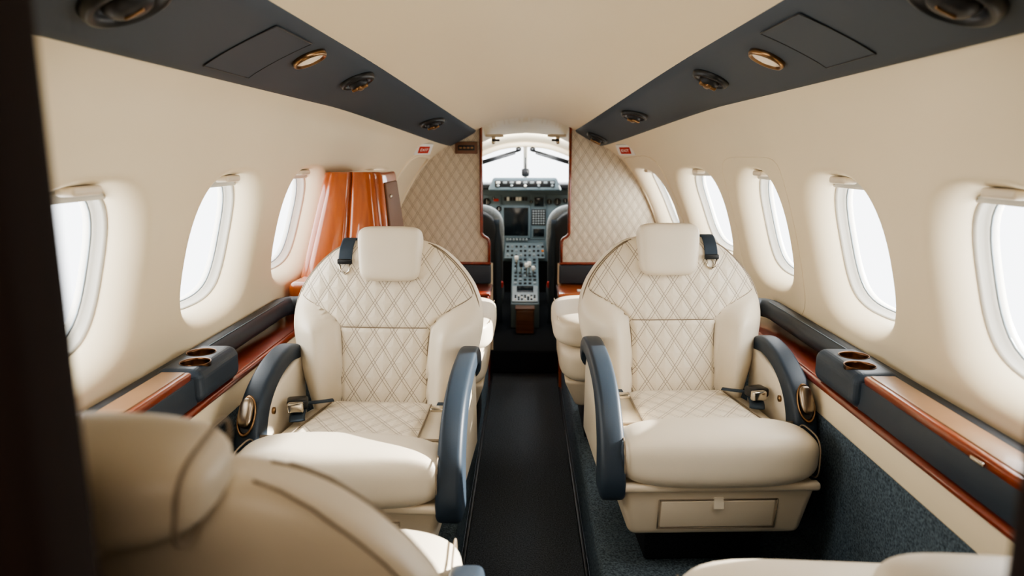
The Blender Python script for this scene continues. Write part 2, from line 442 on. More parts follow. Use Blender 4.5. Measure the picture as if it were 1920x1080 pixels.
def make_seat(loc, rot, s, label, near=False):
    e = empty('cabin_seat', loc, label, 'seat', rot, 'cream quilted cabin seats')
    mb = MB()
    mb.add(*g_hex([(-.235,-.245,.132),(.235,-.245,.132),(.235,.2,.132),(-.235,.2,.132),(-.267,-.272,.295),(.267,-.272,.295),(.267,.25,.295),(-.267,.25,.295)], .022, 4), m_base)
    mb.add(*g_box((.540,.03,.024), (0,-.266,.286), .009), m_base)
    mb.obj('seat_base', e, ang=.7)
    mb = MB()
    rx = Matrix.Rotation(math.atan2(.027,.163), 3, 'X')
    yfr = lambda z: -.245-(z-.132)*.1656
    mb.add(*g_box((.31,.008,.085), (0,yfr(.203),.203), .004, rot=rx), m_base)
    for (sx, sz, x, z) in ((.320,.003,0,.2475),(.320,.003,0,.1585),(.003,.092,-.160,.203),(.003,.092,.160,.203)):
        mb.add(*g_box((sx,.005,sz), (x,yfr(z)-.001,z), .0, rot=rx), m_seam)
    d = mb.obj('drawer', e)
    MB().add(*g_box((.028,.006,.034), (0,-.267,.238), .003, rot=Matrix.Rotation(-.2, 3, 'X')), m_leather).obj('pull_tab', d)
    mb = MB(); mb.add(*g_box((.34,.34,.14), (0,.02,.071), .01), m_dcarpet)
    mb.obj('pedestal', e, ang=.6)
    mb = MB()
    mb.add(*g_pillow((.48,.50,.13), (0,.03,.322), 6, rot=Matrix.Rotation(-.06,3,'X')), m_leather)
    mb.obj('seat_cushion', e)
    def cf(u, v):
        x = .160*(2*u-1); y = -.13+.36*v
        ed = min(1, (1-abs(2*u-1))/.15)*min(1, v/.06)*min(1, (1-v)/.06)
        return Vector((x*(1.0+.12*(1-v)), y, .3965-.06*(y-.03)-.003+.012*sstep(ed)*1.0))
    q = MB(); q.add(*g_grid(cf, 30, 30), m_quiltc)
    for sg in (1, -1):
        q.add(*g_tube([cf(0 if sg < 0 else 1, v/12)+Vector((0,0,.003)) for v in range(13)], .0025, 6), m_seam)
    q.obj('quilted_cushion_panel', e)
    def bf(q):
        q = q.copy(); q.y *= 1+.05*(1-q.x*q.x); return q
    mb = MB(); mb.add(*g_pillow((.548,.190,.160), (0,-.210,.360), 3.4, 22, rot=Matrix.Rotation(.02,3,'X'), fn=bf), m_leather)
    pts = []
    for i in range(60):
        a = 2*math.pi*i/60; c, s_ = math.cos(a), math.sin(a); r = (abs(c)**3.4+abs(s_)**3.4)**(-1/3.4)
        pts.append((.268, -.210+c*r*.072, .360+s_*r*.060))
    for sg in (1, -1):
        mb.add(*g_tube([(sg*(p[0]-.0095), p[1]*1.0, p[2]) for p in pts], .0022, 6, True), m_seam)
    mb.add(*g_tube([(x, -.118, .406) for x in [-.25+.50*i/20 for i in range(21)]], .0045, 6), m_seam)
    mb.obj('front_bolster', e)
    make_backrest(e)
    def hf(q):
        q = q.copy(); q.x *= 1+.04*q.z; return q
    hx = -s*.018
    hs = (.198,.10,.175); hc = (hx, yc(.845)-.068, .845); pe = 5.5
    if near: hs = (.33,.135,.088); hc = (.050, .470, .890); pe = 3.2
    Rm = Matrix.Rotation(-.12,3,'X')
    mb = MB(); mb.add(*g_pillow(hs, hc, pe, 18, rot=Rm, fn=hf), m_leather)
    if near:
        for xo in (-.148, .148):
            pts = []
            for i in range(60):
                a = 2*math.pi*i/60; c, s_ = math.cos(a), math.sin(a); r = (abs(c)**pe+abs(s_)**pe)**(-1/pe)
                pts.append(Vector(hc)+Rm @ Vector((xo*(1+.04*s_), c*r*hs[1]*.44, s_*r*hs[2]*.44)))
            mb.add(*g_tube(pts, .0018, 6, True), m_seam)
        mb.add(*g_box((.10,.08,.06), (.04,.44,.845), .015), m_leather)
    else:
        for yo in (-.031, .033):
            pts = []
            for i in range(72):
                a = 2*math.pi*i/72; c, s_ = math.cos(a), math.sin(a); r = (abs(c)**pe+abs(s_)**pe)**(-1/pe)
                pts.append(Vector(hc)+Rm @ Vector((c*r*.0955*(1+.04*s_),yo,s_*r*.083)))
            mb.add(*g_tube(pts, .0018, 6, True), m_seam)
    mb.obj('headrest', e)
    dz = -.10 if near else 0
    pin = dense([(.27,.47),(.25,.53),(.18,.557),(.06,.552),(-.05,.530),(-.135,.487),(-.195,.42),(-.226,.35),(-.237,.28),(-.237,.25)], 5)
    pout = dense([(.27,.47),(.25,.535),(.18,.556),(.09,.545),(.02,.520),(-.045,.478),(-.088,.420),(-.105,.36),(-.110,.31),(-.110,.285)], 5)
    for sg in (1, -1):
        outb = (sg == s); path = [(y, z+dz) for y, z in (pout if outb else pin)]
        n = len(path); ht = []
        tb = [(0,.012),(.05,.022),(.2,.026),(.45,.031),(.65,.041),(.85,.050),(.95,.040),(1,.015)] if outb else [(0,.012),(.05,.024),(.2,.028),(.45,.034),(.65,.048),(.85,.058),(.95,.044),(1,.015)]
        for i in range(n): ht.append(itp(tb, i/(n-1)))
        hw = [itp([(0,.014),(.05,.027),(.5,.031),(.9,.036),(.97,.031),(1,.018)], i/(n-1)) for i in range(n)]
        xa = .284 if outb else .287
        mb = MB(); mb.add(*g_sweepx(path, hw, ht, sg*xa, 5.0, 32), m_blue)
        mb.obj('armrest', e)
        pm = MB(); yfnt = -.09 if outb else -.20
        pm.add(*g_hex([(sg*.255,yfnt,.24),(sg*.300,yfnt,.24),(sg*.300,.27,.24),(sg*.255,.27,.24),(sg*.255,yfnt+.05,.485+dz),(sg*.296,yfnt+.05,.485+dz),(sg*.296,.27,.54+dz),(sg*.255,.27,.54+dz)], .012), m_leather)
        pm.obj('arm_side_panel', e, ang=.7)
        if outb and not near:
            R = Matrix.Rotation(math.radians(58), 4, 'X')
            M = Matrix.Translation((sg*xa,-.116,.462)) @ R
            hb = MB()
            vs, fs = g_lathe([(.022,-.014),(.025,.003),(.0235,.006),(.021,.003),(.019,-.003)], 32)
            hb.add([M @ Vector((v.x, v.y*2.3, v.z)) for v in vs], fs[:-2], m_bronze)
            vs, fs = g_lathe([(.0,.001),(.021,.0)], 32)
            hb.add([M @ Vector((v.x, v.y*2.3, v.z)) for v in vs], fs[:-1], m_black)
            pv, pf_ = g_pillow((.038,.080,.026), (0,.008,.009), 2.8)
            hb.add([M @ v for v in pv], pf_, m_brush)
            hb.obj('recline_handle', e)['label'] = 'brushed metal recline lever in a bronze bezel'
            kb = MB(); kb.add(*g_lathe([(.0,-.004),(.010,-.004),(.010,.004),(.004,.006)], 16, Matrix.Translation((sg*.253,-.01,.44)) @ Matrix.Rotation(-sg*math.pi/2,4,'Y')), m_bronze); kb.obj('button', e)
    if not near:
        x0 = s*.130
        pth = dense([(yc(.80)+.062,.80),(yc(.85)+.05,.85),(yc(.87)+.02,.880),(yc(.87)-.02,.884),(yc(.85)-.052,.862),(yc(.83)-.064,.840),(yc(.82)-.068,.824)], 4)
        sb = MB(); sb.add(*strapmesh(pth, .022, .002, x0), m_strap); so = sb.obj('shoulder_strap', e)
        bk = MB(); yb = yc(.81)-.072
        bk.add(*g_box((.048,.010,.016), (x0,yb,.820), .003), m_black)
        bk.add(*g_tube([(x0-.018,yb,.812),(x0-.014,yb,.790),(x0,yb-.002,.780),(x0+.014,yb,.790),(x0+.018,yb,.812)], .0035, 8, up=Vector((0,1,0))), m_chrome)
        bk.obj('buckle', so)['label'] = 'chrome belt buckle'
        lb = MB()
        lb.add(*g_tube(dense([(s*.235,.17,.40),(s*.215,.10,.415),(s*.20,.03,.412),(s*.19,.0,.405)],4), (.022,.003), 8, up=Vector((0,0,1))), m_strap)
        lb.add(*g_box((.06,.05,.03), (s*.212,.07,.435), .008, rot=Matrix.Rotation(.3,3,'Z')), m_black)
        lb.add(*g_box((.045,.022,.03), (s*.204,.03,.435), .005, rot=Matrix.Rotation(.2,3,'Z')), m_chrome)
        lb.add(*g_tube(dense([(s*.225,.12,.415),(s*.17,.13,.418),(s*.13,.15,.418)],4), (.014,.003), 8), m_strap)
        lb.obj('lap_belt', e)
        lc = MB()
        lc.add(*g_box((.048,.03,.012), (-s*.215,.04,.437), .004), m_chrome)
        lc.add(*g_box((.04,.05,.006), (-s*.220,.08,.432), .003), m_strap)
        lc.obj('belt_tongue', e)['label'] = 'chrome belt tongue'
    return e
make_seat((-.463,1.94,.21), math.radians(-2.5), -1, 'cream quilted leather seat with navy arms, sunlit cushion')
make_seat((.510,2.07,.21), math.radians(2.5), 1, 'cream quilted leather seat with navy arms beside the hatch')
make_seat((-.385,1.03,.21), math.radians(180+2), 1, 'cream leather seat seen from behind, beside door frame', near=True)
def folded(loc, rot, label, w=.58, head=False):
    e = empty('folded_cabin_seat', loc, label, 'seat', rot, 'folded cream cabin seats')
    k = w/.58
    MB().add(*g_hex([(-.2*k,-.23,.165),(.2*k,-.23,.165),(.2*k,.2,.165),(-.2*k,.2,.165),(-.25*k,-.26,.28),(.25*k,-.26,.28),(.25*k,.25,.28),(-.25*k,.25,.28)], .018, 4), m_base).obj('seat_base', e, ang=.7)
    MB().add(*g_box((.32,.36,.16), (0,0,.09), .01), m_dark).obj('pedestal', e, ang=.6)
    MB().add(*g_pillow((w-.05,.60,.15), (0,0,.34), 5), m_leather).obj('seat_cushion', e)
    mb = MB(); mb.add(*g_pillow((w,.58,.13), (0,.02,.465), 5), m_leather)
    for sg in (1, -1):
        mb.add(*g_tube([(sg*w*.47, -.20+.44*i/16, .512) for i in range(17)], .0015, 6), m_seam)
    mb.obj('folded_backrest', e)
    if head:
        MB().add(*g_pillow((.26,.24,.14), (.06,-.04,.61), 4.0), m_leather).obj('headrest', e)
folded((.405,2.98,.21), math.radians(0), 'cream leather seat with its backrest folded down')
folded((-.355,2.93,.21), math.radians(0), 'cream leather folded seat beside the wooden cabinet', .46)
folded((.49,.775,.21), math.radians(-3), 'folded cream leather seat close to the doorway', .56, True)

# ------------------------------------------------------------ side ledges
for s in (1, -1):
    e = empty('side_ledge', (0, 0, 0), 'long navy leather and mahogany side ledge under the windows', 'ledge', 0, 'side ledges')
    y0, y1 = .42, 2.77; L = y1-y0; ym = (y0+y1)/2
    def bx(sx, sy, sz, x, y, z, r=.004): return g_box((sx, sy, sz), (s*x, y, z), r)
    mb = MB(); mb.add(*bx(.105, L, .10, .890, ym, .680, .006), m_wall); mb.obj('lower_panel', e, ang=.6)
    mb = MB(); mb.add(*bx(.02, L, .02, .838, ym, .728, .008), m_redw); mb.obj('wood_trim', e)
    mb = MB(); mb.add(*bx(.11, L, .012, .895, ym, .735, .003), m_redw); mb.obj('tray', e)
    mb = MB()
    pth = [(s*.945, y0+.002, .785), (s*.945, y0+.3, .785)] + [(s*.945, y0+.3+(y1-.36-y0)*i/20, .785) for i in range(1, 20)]
    pth += dense([(s*.945, y1-.12, .785), (s*.940, y1-.06, .785), (s*.922, y1-.026, .785), (s*.89, y1-.018, .785), (s*.85, y1-.018, .785)], 5)
    mb.add(*g_tube(pth, (.040, .036), 16), m_dblue)
    mb.add(*g_tube([(p[0]-s*.019 if p[1] < y1-.08 else p[0], p[1], .8175) for p in pth], .0012, 5), m_stitch)
    mb.obj('padded_edge', e)
    blk = MB(); blk.add(*g_box((.124, .27, .094), (s*.882, 1.860, .785), .030, 7), m_blue); bo = blk.obj('cup_block', e)
    holes = [(s*.866, 1.808), (s*.892, 1.902)]
    for hx, hy in holes:
        c1 = MB().add(*g_lathe([(.0385,.762),(.0385,.9)], 40, Matrix.Translation((hx, hy, 0))), m_blue).obj('cut')
        md = bo.modifiers.new('b', 'BOOLEAN'); md.object = c1; md.operation = 'DIFFERENCE'; md.solver = 'EXACT'
        bpy.context.view_layer.update()
        me = bpy.data.meshes.new_from_object(bo.evaluated_get(bpy.context.evaluated_depsgraph_get()))
        bo.modifiers.clear(); bo.data = me; bpy.data.objects.remove(c1)
    for p in bo.data.polygons: p.use_smooth = False
    for hx, hy in holes:
        cm = MB(); M = Matrix.Translation((hx, hy, 0))
        vs, fs = g_lathe([(.0378,.764),(.0378,.830),(.0395,.832),(.0395,.834),(.0370,.833),(.0365,.828),(.0365,.767),(.001,.766)], 40, M)
        cm.add(vs, fs[:-2], m_copper); cm.obj('cup_holder', e)['label'] = 'copper-lined cup holder'
    mb = MB(); mb.add(*bx(.012, 1.32, .072, .842, 1.08, .775, .004), m_blue); mb.obj('face_panel', e)
    tb = MB()
    tb.add(*g_hex([(s*.832,.62,.806),(s*.915,.62,.806),(s*.915,1.72,.806),(s*.838,1.72,.806),(s*.826,.62,.832),(s*.915,.62,.832),(s*.915,1.72,.832),(s*.833,1.72,.832)], .008), m_wood)
    to = tb.obj('folding_table', e)
    MB().add(*g_hex([(s*.842,.64,.826),(s*.907,.64,.826),(s*.907,1.71,.826),(s*.847,1.71,.826),(s*.842,.64,.8345),(s*.907,.64,.8345),(s*.907,1.71,.8345),(s*.847,1.71,.8345)], .002), m_table).obj('table_top', to)
    MB().add(*g_box((.006,.04,.008), (s*.827,1.25,.818), .002), m_chrome).obj('table_latch', to)
    mb = MB()
    def cp(u, v): return Vector((s*(.836+.03*v), .42+3.9*u, .645-.435*v))
    mb.add(*g_grid(cp, 30, 8), m_bcarpet)
    struct(mb.obj('baseboard_'+('right' if s > 0 else 'left')))

# ------------------------------------------------------------ overhead fittings
def frame_at(Y, u, side, off=.012):
    p = 3-u; n = Nrm(Y, p, side); q = S(Y, p, side)+n*off
    ty = (S(Y+.02, p, side)-S(Y-.02, p, side)).normalized(); tx = ty.cross(n).normalized()
    R = Matrix((tx, ty, n)).transposed().to_4x4(); return Matrix.Translation(q) @ R
def vent(Y, u, side, k=1.0):
    M = frame_at(Y, u, side) @ Matrix.Scale(k, 4)
    e = empty('air_vent', (0, 0, 0), 'round black and bronze air vent in the slate strip', 'air vent', 0, 'overhead air vents')
    e.matrix_world = M
    mb = MB(); mb.add(*g_lathe([(.060,-.012),(.062,.004),(.058,.015),(.050,.018),(.043,.008),(.039,-.004),(.01,-.006)], 40), m_black); mb.obj('bezel', e)
    mb = MB()
    if k > 1.1:
        mb.add(*g_lathe([(.036,-.004),(.035,.010),(.028,.020),(.016,.024),(.003,.025)], 28), m_dark)
        mb.add(*g_box((.030,.006,.006), (0,0,.024), .002), m_bronze)
    else:
        mb.add(*g_lathe([(.033,-.004),(.033,.014),(.028,.026),(.020,.029),(.014,.018),(.004,.018)], 28), m_dark)
        mb.add(*g_box((.060,.012,.018), (0,0,.027), .005), m_bronze); mb.add(*g_box((.020,.040,.020), (0,0,.027), .006), m_bronze)
    mb.obj('nozzle', e)
    return e
for side, L in ((-1, [(1.17,.57,1.2),(2.54,.71,1),(3.58,.64,1)]), (1, [(1.14,.51,1.2),(2.44,.63,1),(3.37,.64,1),(4.10,.48,1)])):
    for Y, u, k in L: vent(Y, u, side, k)
for side, Y, u in ((-1, 2.02, .71), (1, 1.93, .59)):
    e = empty('reading_lamp', (0,0,0), 'round metal-rimmed reading lamp in the slate strip', 'lamp', 0, 'reading lamps'); e.matrix_world = frame_at(Y, u, side)
    MB().add(*g_lathe([(.048,-.01),(.049,.008),(.046,.014),(.042,.014),(.038,.008)], 36), m_bronze).obj('rim', e)
    MB().add(*g_lathe([(.041,.0),(.040,.008),(.02,.013),(.003,.014)], 36), m_lens).obj('lens', e)
for side, Ya, Yb, u0, u1 in ((-1, 1.64, 1.90, .17, .88), (1, 1.52, 1.76, .22, .88)):
    mb = MB()
    def ap(u, v):
        Y = Ya+(Yb-Ya)*u; p = 3-(u0+(u1-u0)*v)
        return S(Y, p, side)+Nrm(Y, 2.5, side)*.0135
    mb.add(*g_grid(ap, 10, 8), m_strip)
    bd = [ap(i/8, 0) for i in range(8)]+[ap(1, i/8) for i in range(8)]+[ap(1-i/8, 1) for i in range(8)]+[ap(0, 1-i/8) for i in range(8)]
    mb.add(*g_tube(bd, .0016, 6, True), m_black)
    thing(mb.obj('access_panel'), 'flat slate access panel in the overhead strip', 'access panel', 'access panels')
def seam_loop(name, side, Yc, dy, p0, p1, pw=4, r=.0022, m=None):
    pts = []
    for i in range(80):
        a = 2*math.pi*i/80; c, s_ = math.cos(a), math.sin(a); rr = (abs(c)**pw+abs(s_)**pw)**(-1/pw)
        Y = Yc+c*rr*dy; p = (p0+p1)/2+s_*rr*(p1-p0)/2
        pts.append(S(Y, p, side)+Nrm(Y, p, side)*.0004)
    return struct(MB().add(*g_tube(pts, r, 6, True), m or m_ceil).obj(name))
seam_loop('trim_%d' % tn, 1, 2.77, .335, 4.55, 8.0, 7, .0014, m_wall); tn += 1
seam_loop('trim_%d' % tn, 1, 4.08, .30, 4.1, 7.9, 5, .005, m_wall); tn += 1
seam_loop('door_1', -1, 4.14, .20, 4.0, 9.8, 5, .012, m_wall)
for side, Y, p in ((1, 4.02, 3.5), (-1, 3.98, 3.5)):
    n = Nrm(Y, p, side); q = S(Y, p, side)+n*.003
    nn = (n+Vector((0,-.6,0))).normalized()
    tx = Vector((0,0,1)).cross(nn).normalized(); ty = nn.cross(tx)
    M = Matrix.Translation(q+nn*.012) @ Matrix((tx, ty, nn)).transposed().to_4x4()
    mb = MB()
    v, fc = g_box((.105,.07,.012), (0,0,0), .004); mb.add([M @ a for a in v], fc, m_white)
    v, fc = g_box((.064,.042,.004), (0,0,.007), .001); mb.add([M @ a for a in v], fc, m_red)
    mb.add(*g_text('EXIT', .024, M @ Matrix.Translation((0,0,.0095))), m_white)
    thing(mb.obj('exit_sign', ang=.5), 'small white placard with red EXIT label', 'sign', 'exit signs')

# ------------------------------------------------------------ forward bulkhead
YB = 4.40
sB = sect(YB)
tabx = sorted([crom(sB, i*.1) for i in range(0, 81)])
def ztop(x): return itp(tabx, x)
QB = .706
for side in (-1, 1):
    xin = .268; xl = .222
    mb = MB()
    mb.add(*g_grid(lambda u, v: Vector((side*(xin+(.848-xin)*u), YB, QB+(ztop(xin+(.848-xin)*u)-QB)*v)), 40, 20), m_bulk)
    mb.add(*g_grid(lambda u, v: Vector((side*(xl+(xin-xl)*u), YB, QB+((.84+.04*u)-QB)*v)), 4, 4), m_bulk)
    mb.add(*g_grid(lambda u, v: Vector((side*(.2+.66*u), YB+.002, QB*v)), 10, 10), m_ceil)
    mb.add(*g_grid(lambda u, v: Vector((side*(xin+(.848-xin)*u), YB+.04, 0+(ztop(xin+(.848-xin)*u))*v)), 20, 10), m_ceil)
    struct(mb.obj('wall_front_'+('right' if side > 0 else 'left'), smooth=False))
    path = [(side*xin,YB,1.525),(side*xin,YB,1.2),(side*xin,YB,.90)]+dense([(side*xin,YB,.89),(side*(xin-.012),YB,.872),(side*(xl+.012),YB,.858),(side*xl,YB,.84)],3)+[(side*xl,YB,.80),(side*xl,YB,QB),]
    mb = MB(); mb.add(*g_tube(path, (.025,.010), 12, up=Vector((1,0,0))), m_redw)
    mb.add(*g_box((.64,.03,.016), (side*.53,YB-.01,QB), .005), m_redw)
    struct(mb.obj('trim_%d' % tn)); tn += 1
    mb = MB(); mb.add(*g_box((.64,.05,.115), (side*.53,YB-.02,.64), .008), m_dblue); struct(mb.obj('trim_%d' % tn)); tn += 1
e = empty('galley_cabinet', (.5, 4.2, 0), 'low glossy mahogany cabinet with drawers beside the cockpit doorway', 'cabinet')
MB().add(*g_box((.60,.30,.55), (0,.03,.275), .01), m_woodz).obj('body', e, ang=.6)
MB().add(*g_box((.62,.34,.03), (0,.02,.565), .012), m_woodz).obj('cabinet_top', e)
for k, z in enumerate((.47,.33)):
    d = MB().add(*g_box((.54,.012,.12), (0,-.125,z), .004), m_wood).obj('drawer', e)
    MB().add(*g_box((.05,.012,.012), (-.19,-.137,z+.03), .004), m_chrome).obj('handle', d)
thing(MB().add(*g_box((.07,.05,.006), (.34,4.14,.584), .002), m_white).obj('paper_card'), 'small white card lying on the mahogany cabinet', 'card')
e = empty('forward_cabinet', (-.5, 4.22, 0), 'low dark mahogany cabinet beside the cockpit doorway', 'cabinet')
MB().add(*g_box((.58,.30,.56), (0,.02,.28), .01), m_redw).obj('body', e, ang=.6)
MB().add(*g_box((.60,.33,.02), (0,.01,.568), .008), m_redw).obj('cabinet_top', e)
d = MB().add(*g_box((.52,.012,.46), (0,-.134,.29), .004), m_wood).obj('door', e)
MB().add(*g_box((.035,.008,.045), (.235,-.145,.50), .004), m_white).obj('switch', e)
mb = MB(); mb.add(*g_box((.135,.012,.07), (-.355,YB-.01,1.405), .004), m_bleather)
mb.add(*g_box((.10,.004,.030), (-.355,YB-.017,1.405), .002), m_black)
for i in range(4): mb.add(*g_box((.016,.003,.010), (-.39+.023*i,YB-.020,1.405), .001), m_bronze)
thing(mb.obj('indicator_sign', ang=.6), 'small dark indicator sign on the quilted bulkhead', 'sign')
struct(MB().add(*g_box((1.3,2.1,.15), (0,5.43,.075), .012), m_dcarpet).obj('floor_cockpit'))
struct(MB().add(*g_box((1.4,.04,1.06), (0,6.36,.53), .0), m_dark).obj('wall_firewall', smooth=False))

# ------------------------------------------------------------ tall wooden cabinet
e = empty('wooden_cabinet', (0,0,0), 'glossy amber mahogany cabinet tapering up against the wall', 'cabinet')
y0, y1 = 2.95, 3.36
mb = MB(); nv = 24
def plan(v):
    z = .86+.415*v
    xo = -.945+.098*v; xi = -.555-.046*v; yy = y0+.07*v
    r = .03; P = [(xo, y1), (xo, yy+.10)]
    for i in range(9):
        a = math.pi/2*i/8; P.append((xo+r-r*math.cos(a), yy+r-r*math.sin(a)))
    w = (xi-r)-(xo+r)
    for i in range(1, 60):
        # two broad, softly rounded door mouldings with a narrow joint between
        t = i/60; k = (t*2) % 1; g = min(1, min(k, 1-k)/.16)
        P.append((xo+r+w*t, yy-.013*math.sin(g*math.pi/2)**.8-.004*math.sin(math.pi*k)))
    for i in range(9):
        a = math.pi/2*i/8; P.append((xi-r+r*math.sin(a), yy+r-r*math.cos(a)))
    P.append((xi, y1)); return [(x, y, z) for x, y in P]
rows = [plan(i/nv) for i in range(nv+1)]
t = rows[-1]; cx = sum(p[0] for p in t)/len(t); cy = sum(p[1] for p in t)/len(t)
for sc, dz in ((.99,.007),(.965,.014),(.93,.018),(.88,.020),(.01,.021)): rows.append([(cx+(p[0]-cx)*sc, cy+(p[1]-cy)*sc, p[2]+dz) for p in t])
K = len(rows[0]); vs = [p for r in rows for p in r]
fs = [(r*K+j, r*K+(j+1) % K, (r+1)*K+(j+1) % K, (r+1)*K+j) for r in range(len(rows)-1) for j in range(K)]
mb.add(vs, fs, m_woodz)
mb.obj('body', e, ang=.6)
bs = MB()
bs.add(*g_hex([(-.60,y0-.15,.22),(-.945,y0-.15,.22),(-.94,y1,.22),(-.60,y1,.22),(-.60,y0-.14,.865),(-.952,y0-.14,.865),(-.945,y1,.865),(-.60,y1,.865)], .03, 6), m_woodz)
bs.obj('base_step', e, ang=.7)
MB().add(*g_hex([(-.557,y0+.05,.89),(-.546,y0+.05,.89),(-.546,y1-.02,.89),(-.557,y1-.02,.89),(-.602,y0+.11,1.25),(-.590,y0+.11,1.25),(-.590,y1-.03,1.25),(-.602,y1-.03,1.25)], .005), m_bleather).obj('side_panel', e, ang=.7)
MB().add(*g_lathe([(.0,0),(.008,0),(.009,.01),(.004,.014)], 16, Matrix.Translation((-.588,y0+.16,1.19)) @ Matrix.Rotation(math.pi/2,4,'Y')), m_chrome).obj('knob', e)

# ------------------------------------------------------------ cockpit
mb = MB()
mb.add(*g_grid(lambda u, v: S(4.42+.98*u, -5+10*v, 1), 16, 60), m_wall)
for s in (1, -1): mb.add(*g_grid(lambda u, v: S(4.42+1.98*u, 5+6*v, s), 20, 24), m_wall)
struct(mb.obj('ceiling_cockpit', weld=.0004))
top = [S(5.40, p, 1)+Vector((0,0,-.01)) for p in [-4+8*i/20 for i in range(21)]]
mb = MB(); mb.add(*g_tube(top, .025, 10), m_wall)
mb.add(*g_tube([(0,5.38,1.45),(0,5.8,1.33),(0,6.3,1.12)], (.018,.015), 10), m_winframe)
for s in (1, -1):
    mb.add(*g_tube([(s*.46,5.38,1.30),(s*.50,5.9,1.2),(s*.52,6.35,1.08)], .03, 10), m_wall)
struct(mb.obj('trim_%d' % tn)); tn += 1
for i, s in enumerate((1, -1)):
    struct(MB().add([(0,5.42,1.45),(s*.45,5.42,1.31),(s*.52,6.35,1.08),(0,6.32,1.12)], [(0,1,2,3)], m_glass).obj('window_%d' % (10+i), smooth=False, fixn=False))
for s in (1, -1):
    mb = MB()
    mb.add(*g_tube([(s*.04,5.28,1.395),(s*.33,5.2,1.31)], .009, 8), m_black)
    mb.add(*g_box((.27,.02,.016), (s*.20,5.235,1.335), .006, rot=Matrix.Rotation(s*.30,3,'Y')), m_black)
    mb.add(*g_lathe([(.0,-.01),(.02,-.01),(.02,.01),(.005,.02)], 16, Matrix.Translation((s*.05,5.27,1.40))), m_black)
    thing(mb.obj('sun_visor'), 'black folded sun visor rail under the windshield top', 'sun visor', 'sun visors')
for s in (1, -1):
    mb = MB(); z = 1.475
    mb.add(*g_pillow((.12,.05,.02), (s*.20,4.72,z+.008), 4, 8), m_base)
    mb.add(*g_box((.025,.03,.05), (s*.205,4.70,z-.02), .008), m_chrome)
    mb.add(*g_box((.05,.02,.016), (s*.19,4.69,z-.02), .005), m_dark)
    thing(mb.obj('map_lamp'), 'small chrome swivel lamp on the cockpit ceiling', 'lamp', 'cockpit ceiling lamps')
mb = MB(); mb.add(*g_pillow((.062,.05,.062), (0,5.72,1.225), 5, 8), m_black); mb.add(*g_tube([(0,5.72,1.25),(0,5.72,1.34)], .005, 8), m_dark)
mb.add(*g_lathe([(.0,0),(.020,0),(.022,.006),(.015,.008)], 20, Matrix.Translation((0,5.695,1.225)) @ Matrix.Rotation(math.pi/2,4,'X')), m_dark)
thing(mb.obj('compass'), 'small black standby compass hanging on the windshield post', 'compass')
e = empty('instrument_panel', (0, 5.85, 0), 'teal-grey cockpit instrument panel with screens and knobs', 'instrument panel')
def U(px): return (px-985)*.00429
def Z(py): return itp([(340,1.15),(360,1.07),(380,.98),(400,.90),(420,.81),(440,.73),(455,.66),(480,.545)], py)
mb = MB(); mb.add(*g_hex([(-.62,0,.50),(.62,0,.50),(.62,.25,.50),(-.62,.25,.50),(-.62,0,1.10),(.62,0,1.10),(.62,.25,1.10),(-.62,.25,1.10)], .01), m_panel)
for (a, b, c, d) in ((905,940,366,450),(943,993,384,448),(995,1024,364,450),(1027,1066,366,450)):
    mb.add(*g_box((U(b)-U(a),.01,Z(c)-Z(d)), ((U(a)+U(b))/2,-.004,(Z(c)+Z(d))/2), .004), m_panel)
mb.obj('body', e, ang=.6)
gs = MB(); gs.add(*g_pillow((1.2,.34,.05), (0,.03,1.115), 6, 14), m_black); gs.obj('glareshield', e)
gp = MB()
gp.add(*g_hex([(-.29,-.27,1.090),(.28,-.27,1.090),(.28,-.05,1.090),(-.29,-.05,1.090),(-.25,-.25,1.19),(.24,-.25,1.19),(.24,-.05,1.18),(-.25,-.05,1.18)], .016, 4), m_panel)
gp.add(*g_box((.46,.01,.05), (-.005,-.265,1.142), .004), m_black)
go = gp.obj('mode_control_panel', e, ang=.7)
for i in range(9):
    x = -.21+.052*i
    MB().add(*g_box((.030,.012,.018), (x,-.272,1.152), .003), m_silver if i % 3 else m_white).obj('button', go)
    if i % 2 == 0: MB().add(*g_lathe([(.0,0),(.011,0),(.010,.018),(.004,.02)], 14, Matrix.Translation((x,-.27,1.128)) @ Matrix.Rotation(math.pi/2,4,'X')), m_white if i == 4 else m_silver).obj('knob', go)
def scr(a, b, c, d, m=m_screen, nm='display'):
    q = MB(); x = (U(a)+U(b))/2; z = (Z(c)+Z(d))/2; w = U(b)-U(a); h = Z(c)-Z(d)
    q.add(*g_box((w,.016,h), (x,-.010,z), .005), m_panel); q.add(*g_box((w*.84,.004,h*.84), (x,-.0195,z), .002), m)
    return q.obj(nm, e, ang=.6)
scr(940,995,384,448); scr(1000,1021,369,388); scr(998,1023,428,446); scr(1036,1064,395,440); scr(906,936,400,445)
sb = MB(); sb.add(*g_box((.115,.014,.13), (U(1010),-.010,Z(408)), .004), m_dark)
for i in range(5):
    for j in range(6): sb.add(*g_box((.015,.006,.013), (U(1010)-.042+.021*i,-.019,Z(408)-.05+.02*j), .002), m_silver)
sb.obj('keypad', e)
q = MB()
for i in range(8): q.add(*g_box((.021,.010,.03), (U(947)+.024*i,-.012,Z(373)), .002), m_white if i in (1,4,5) else m_dark)
q.obj('annunciator_row', e)
MB().add(*g_box((.04,.012,.02), (U(930),-.012,Z(375)), .002), m_red).obj('warning_light', e)
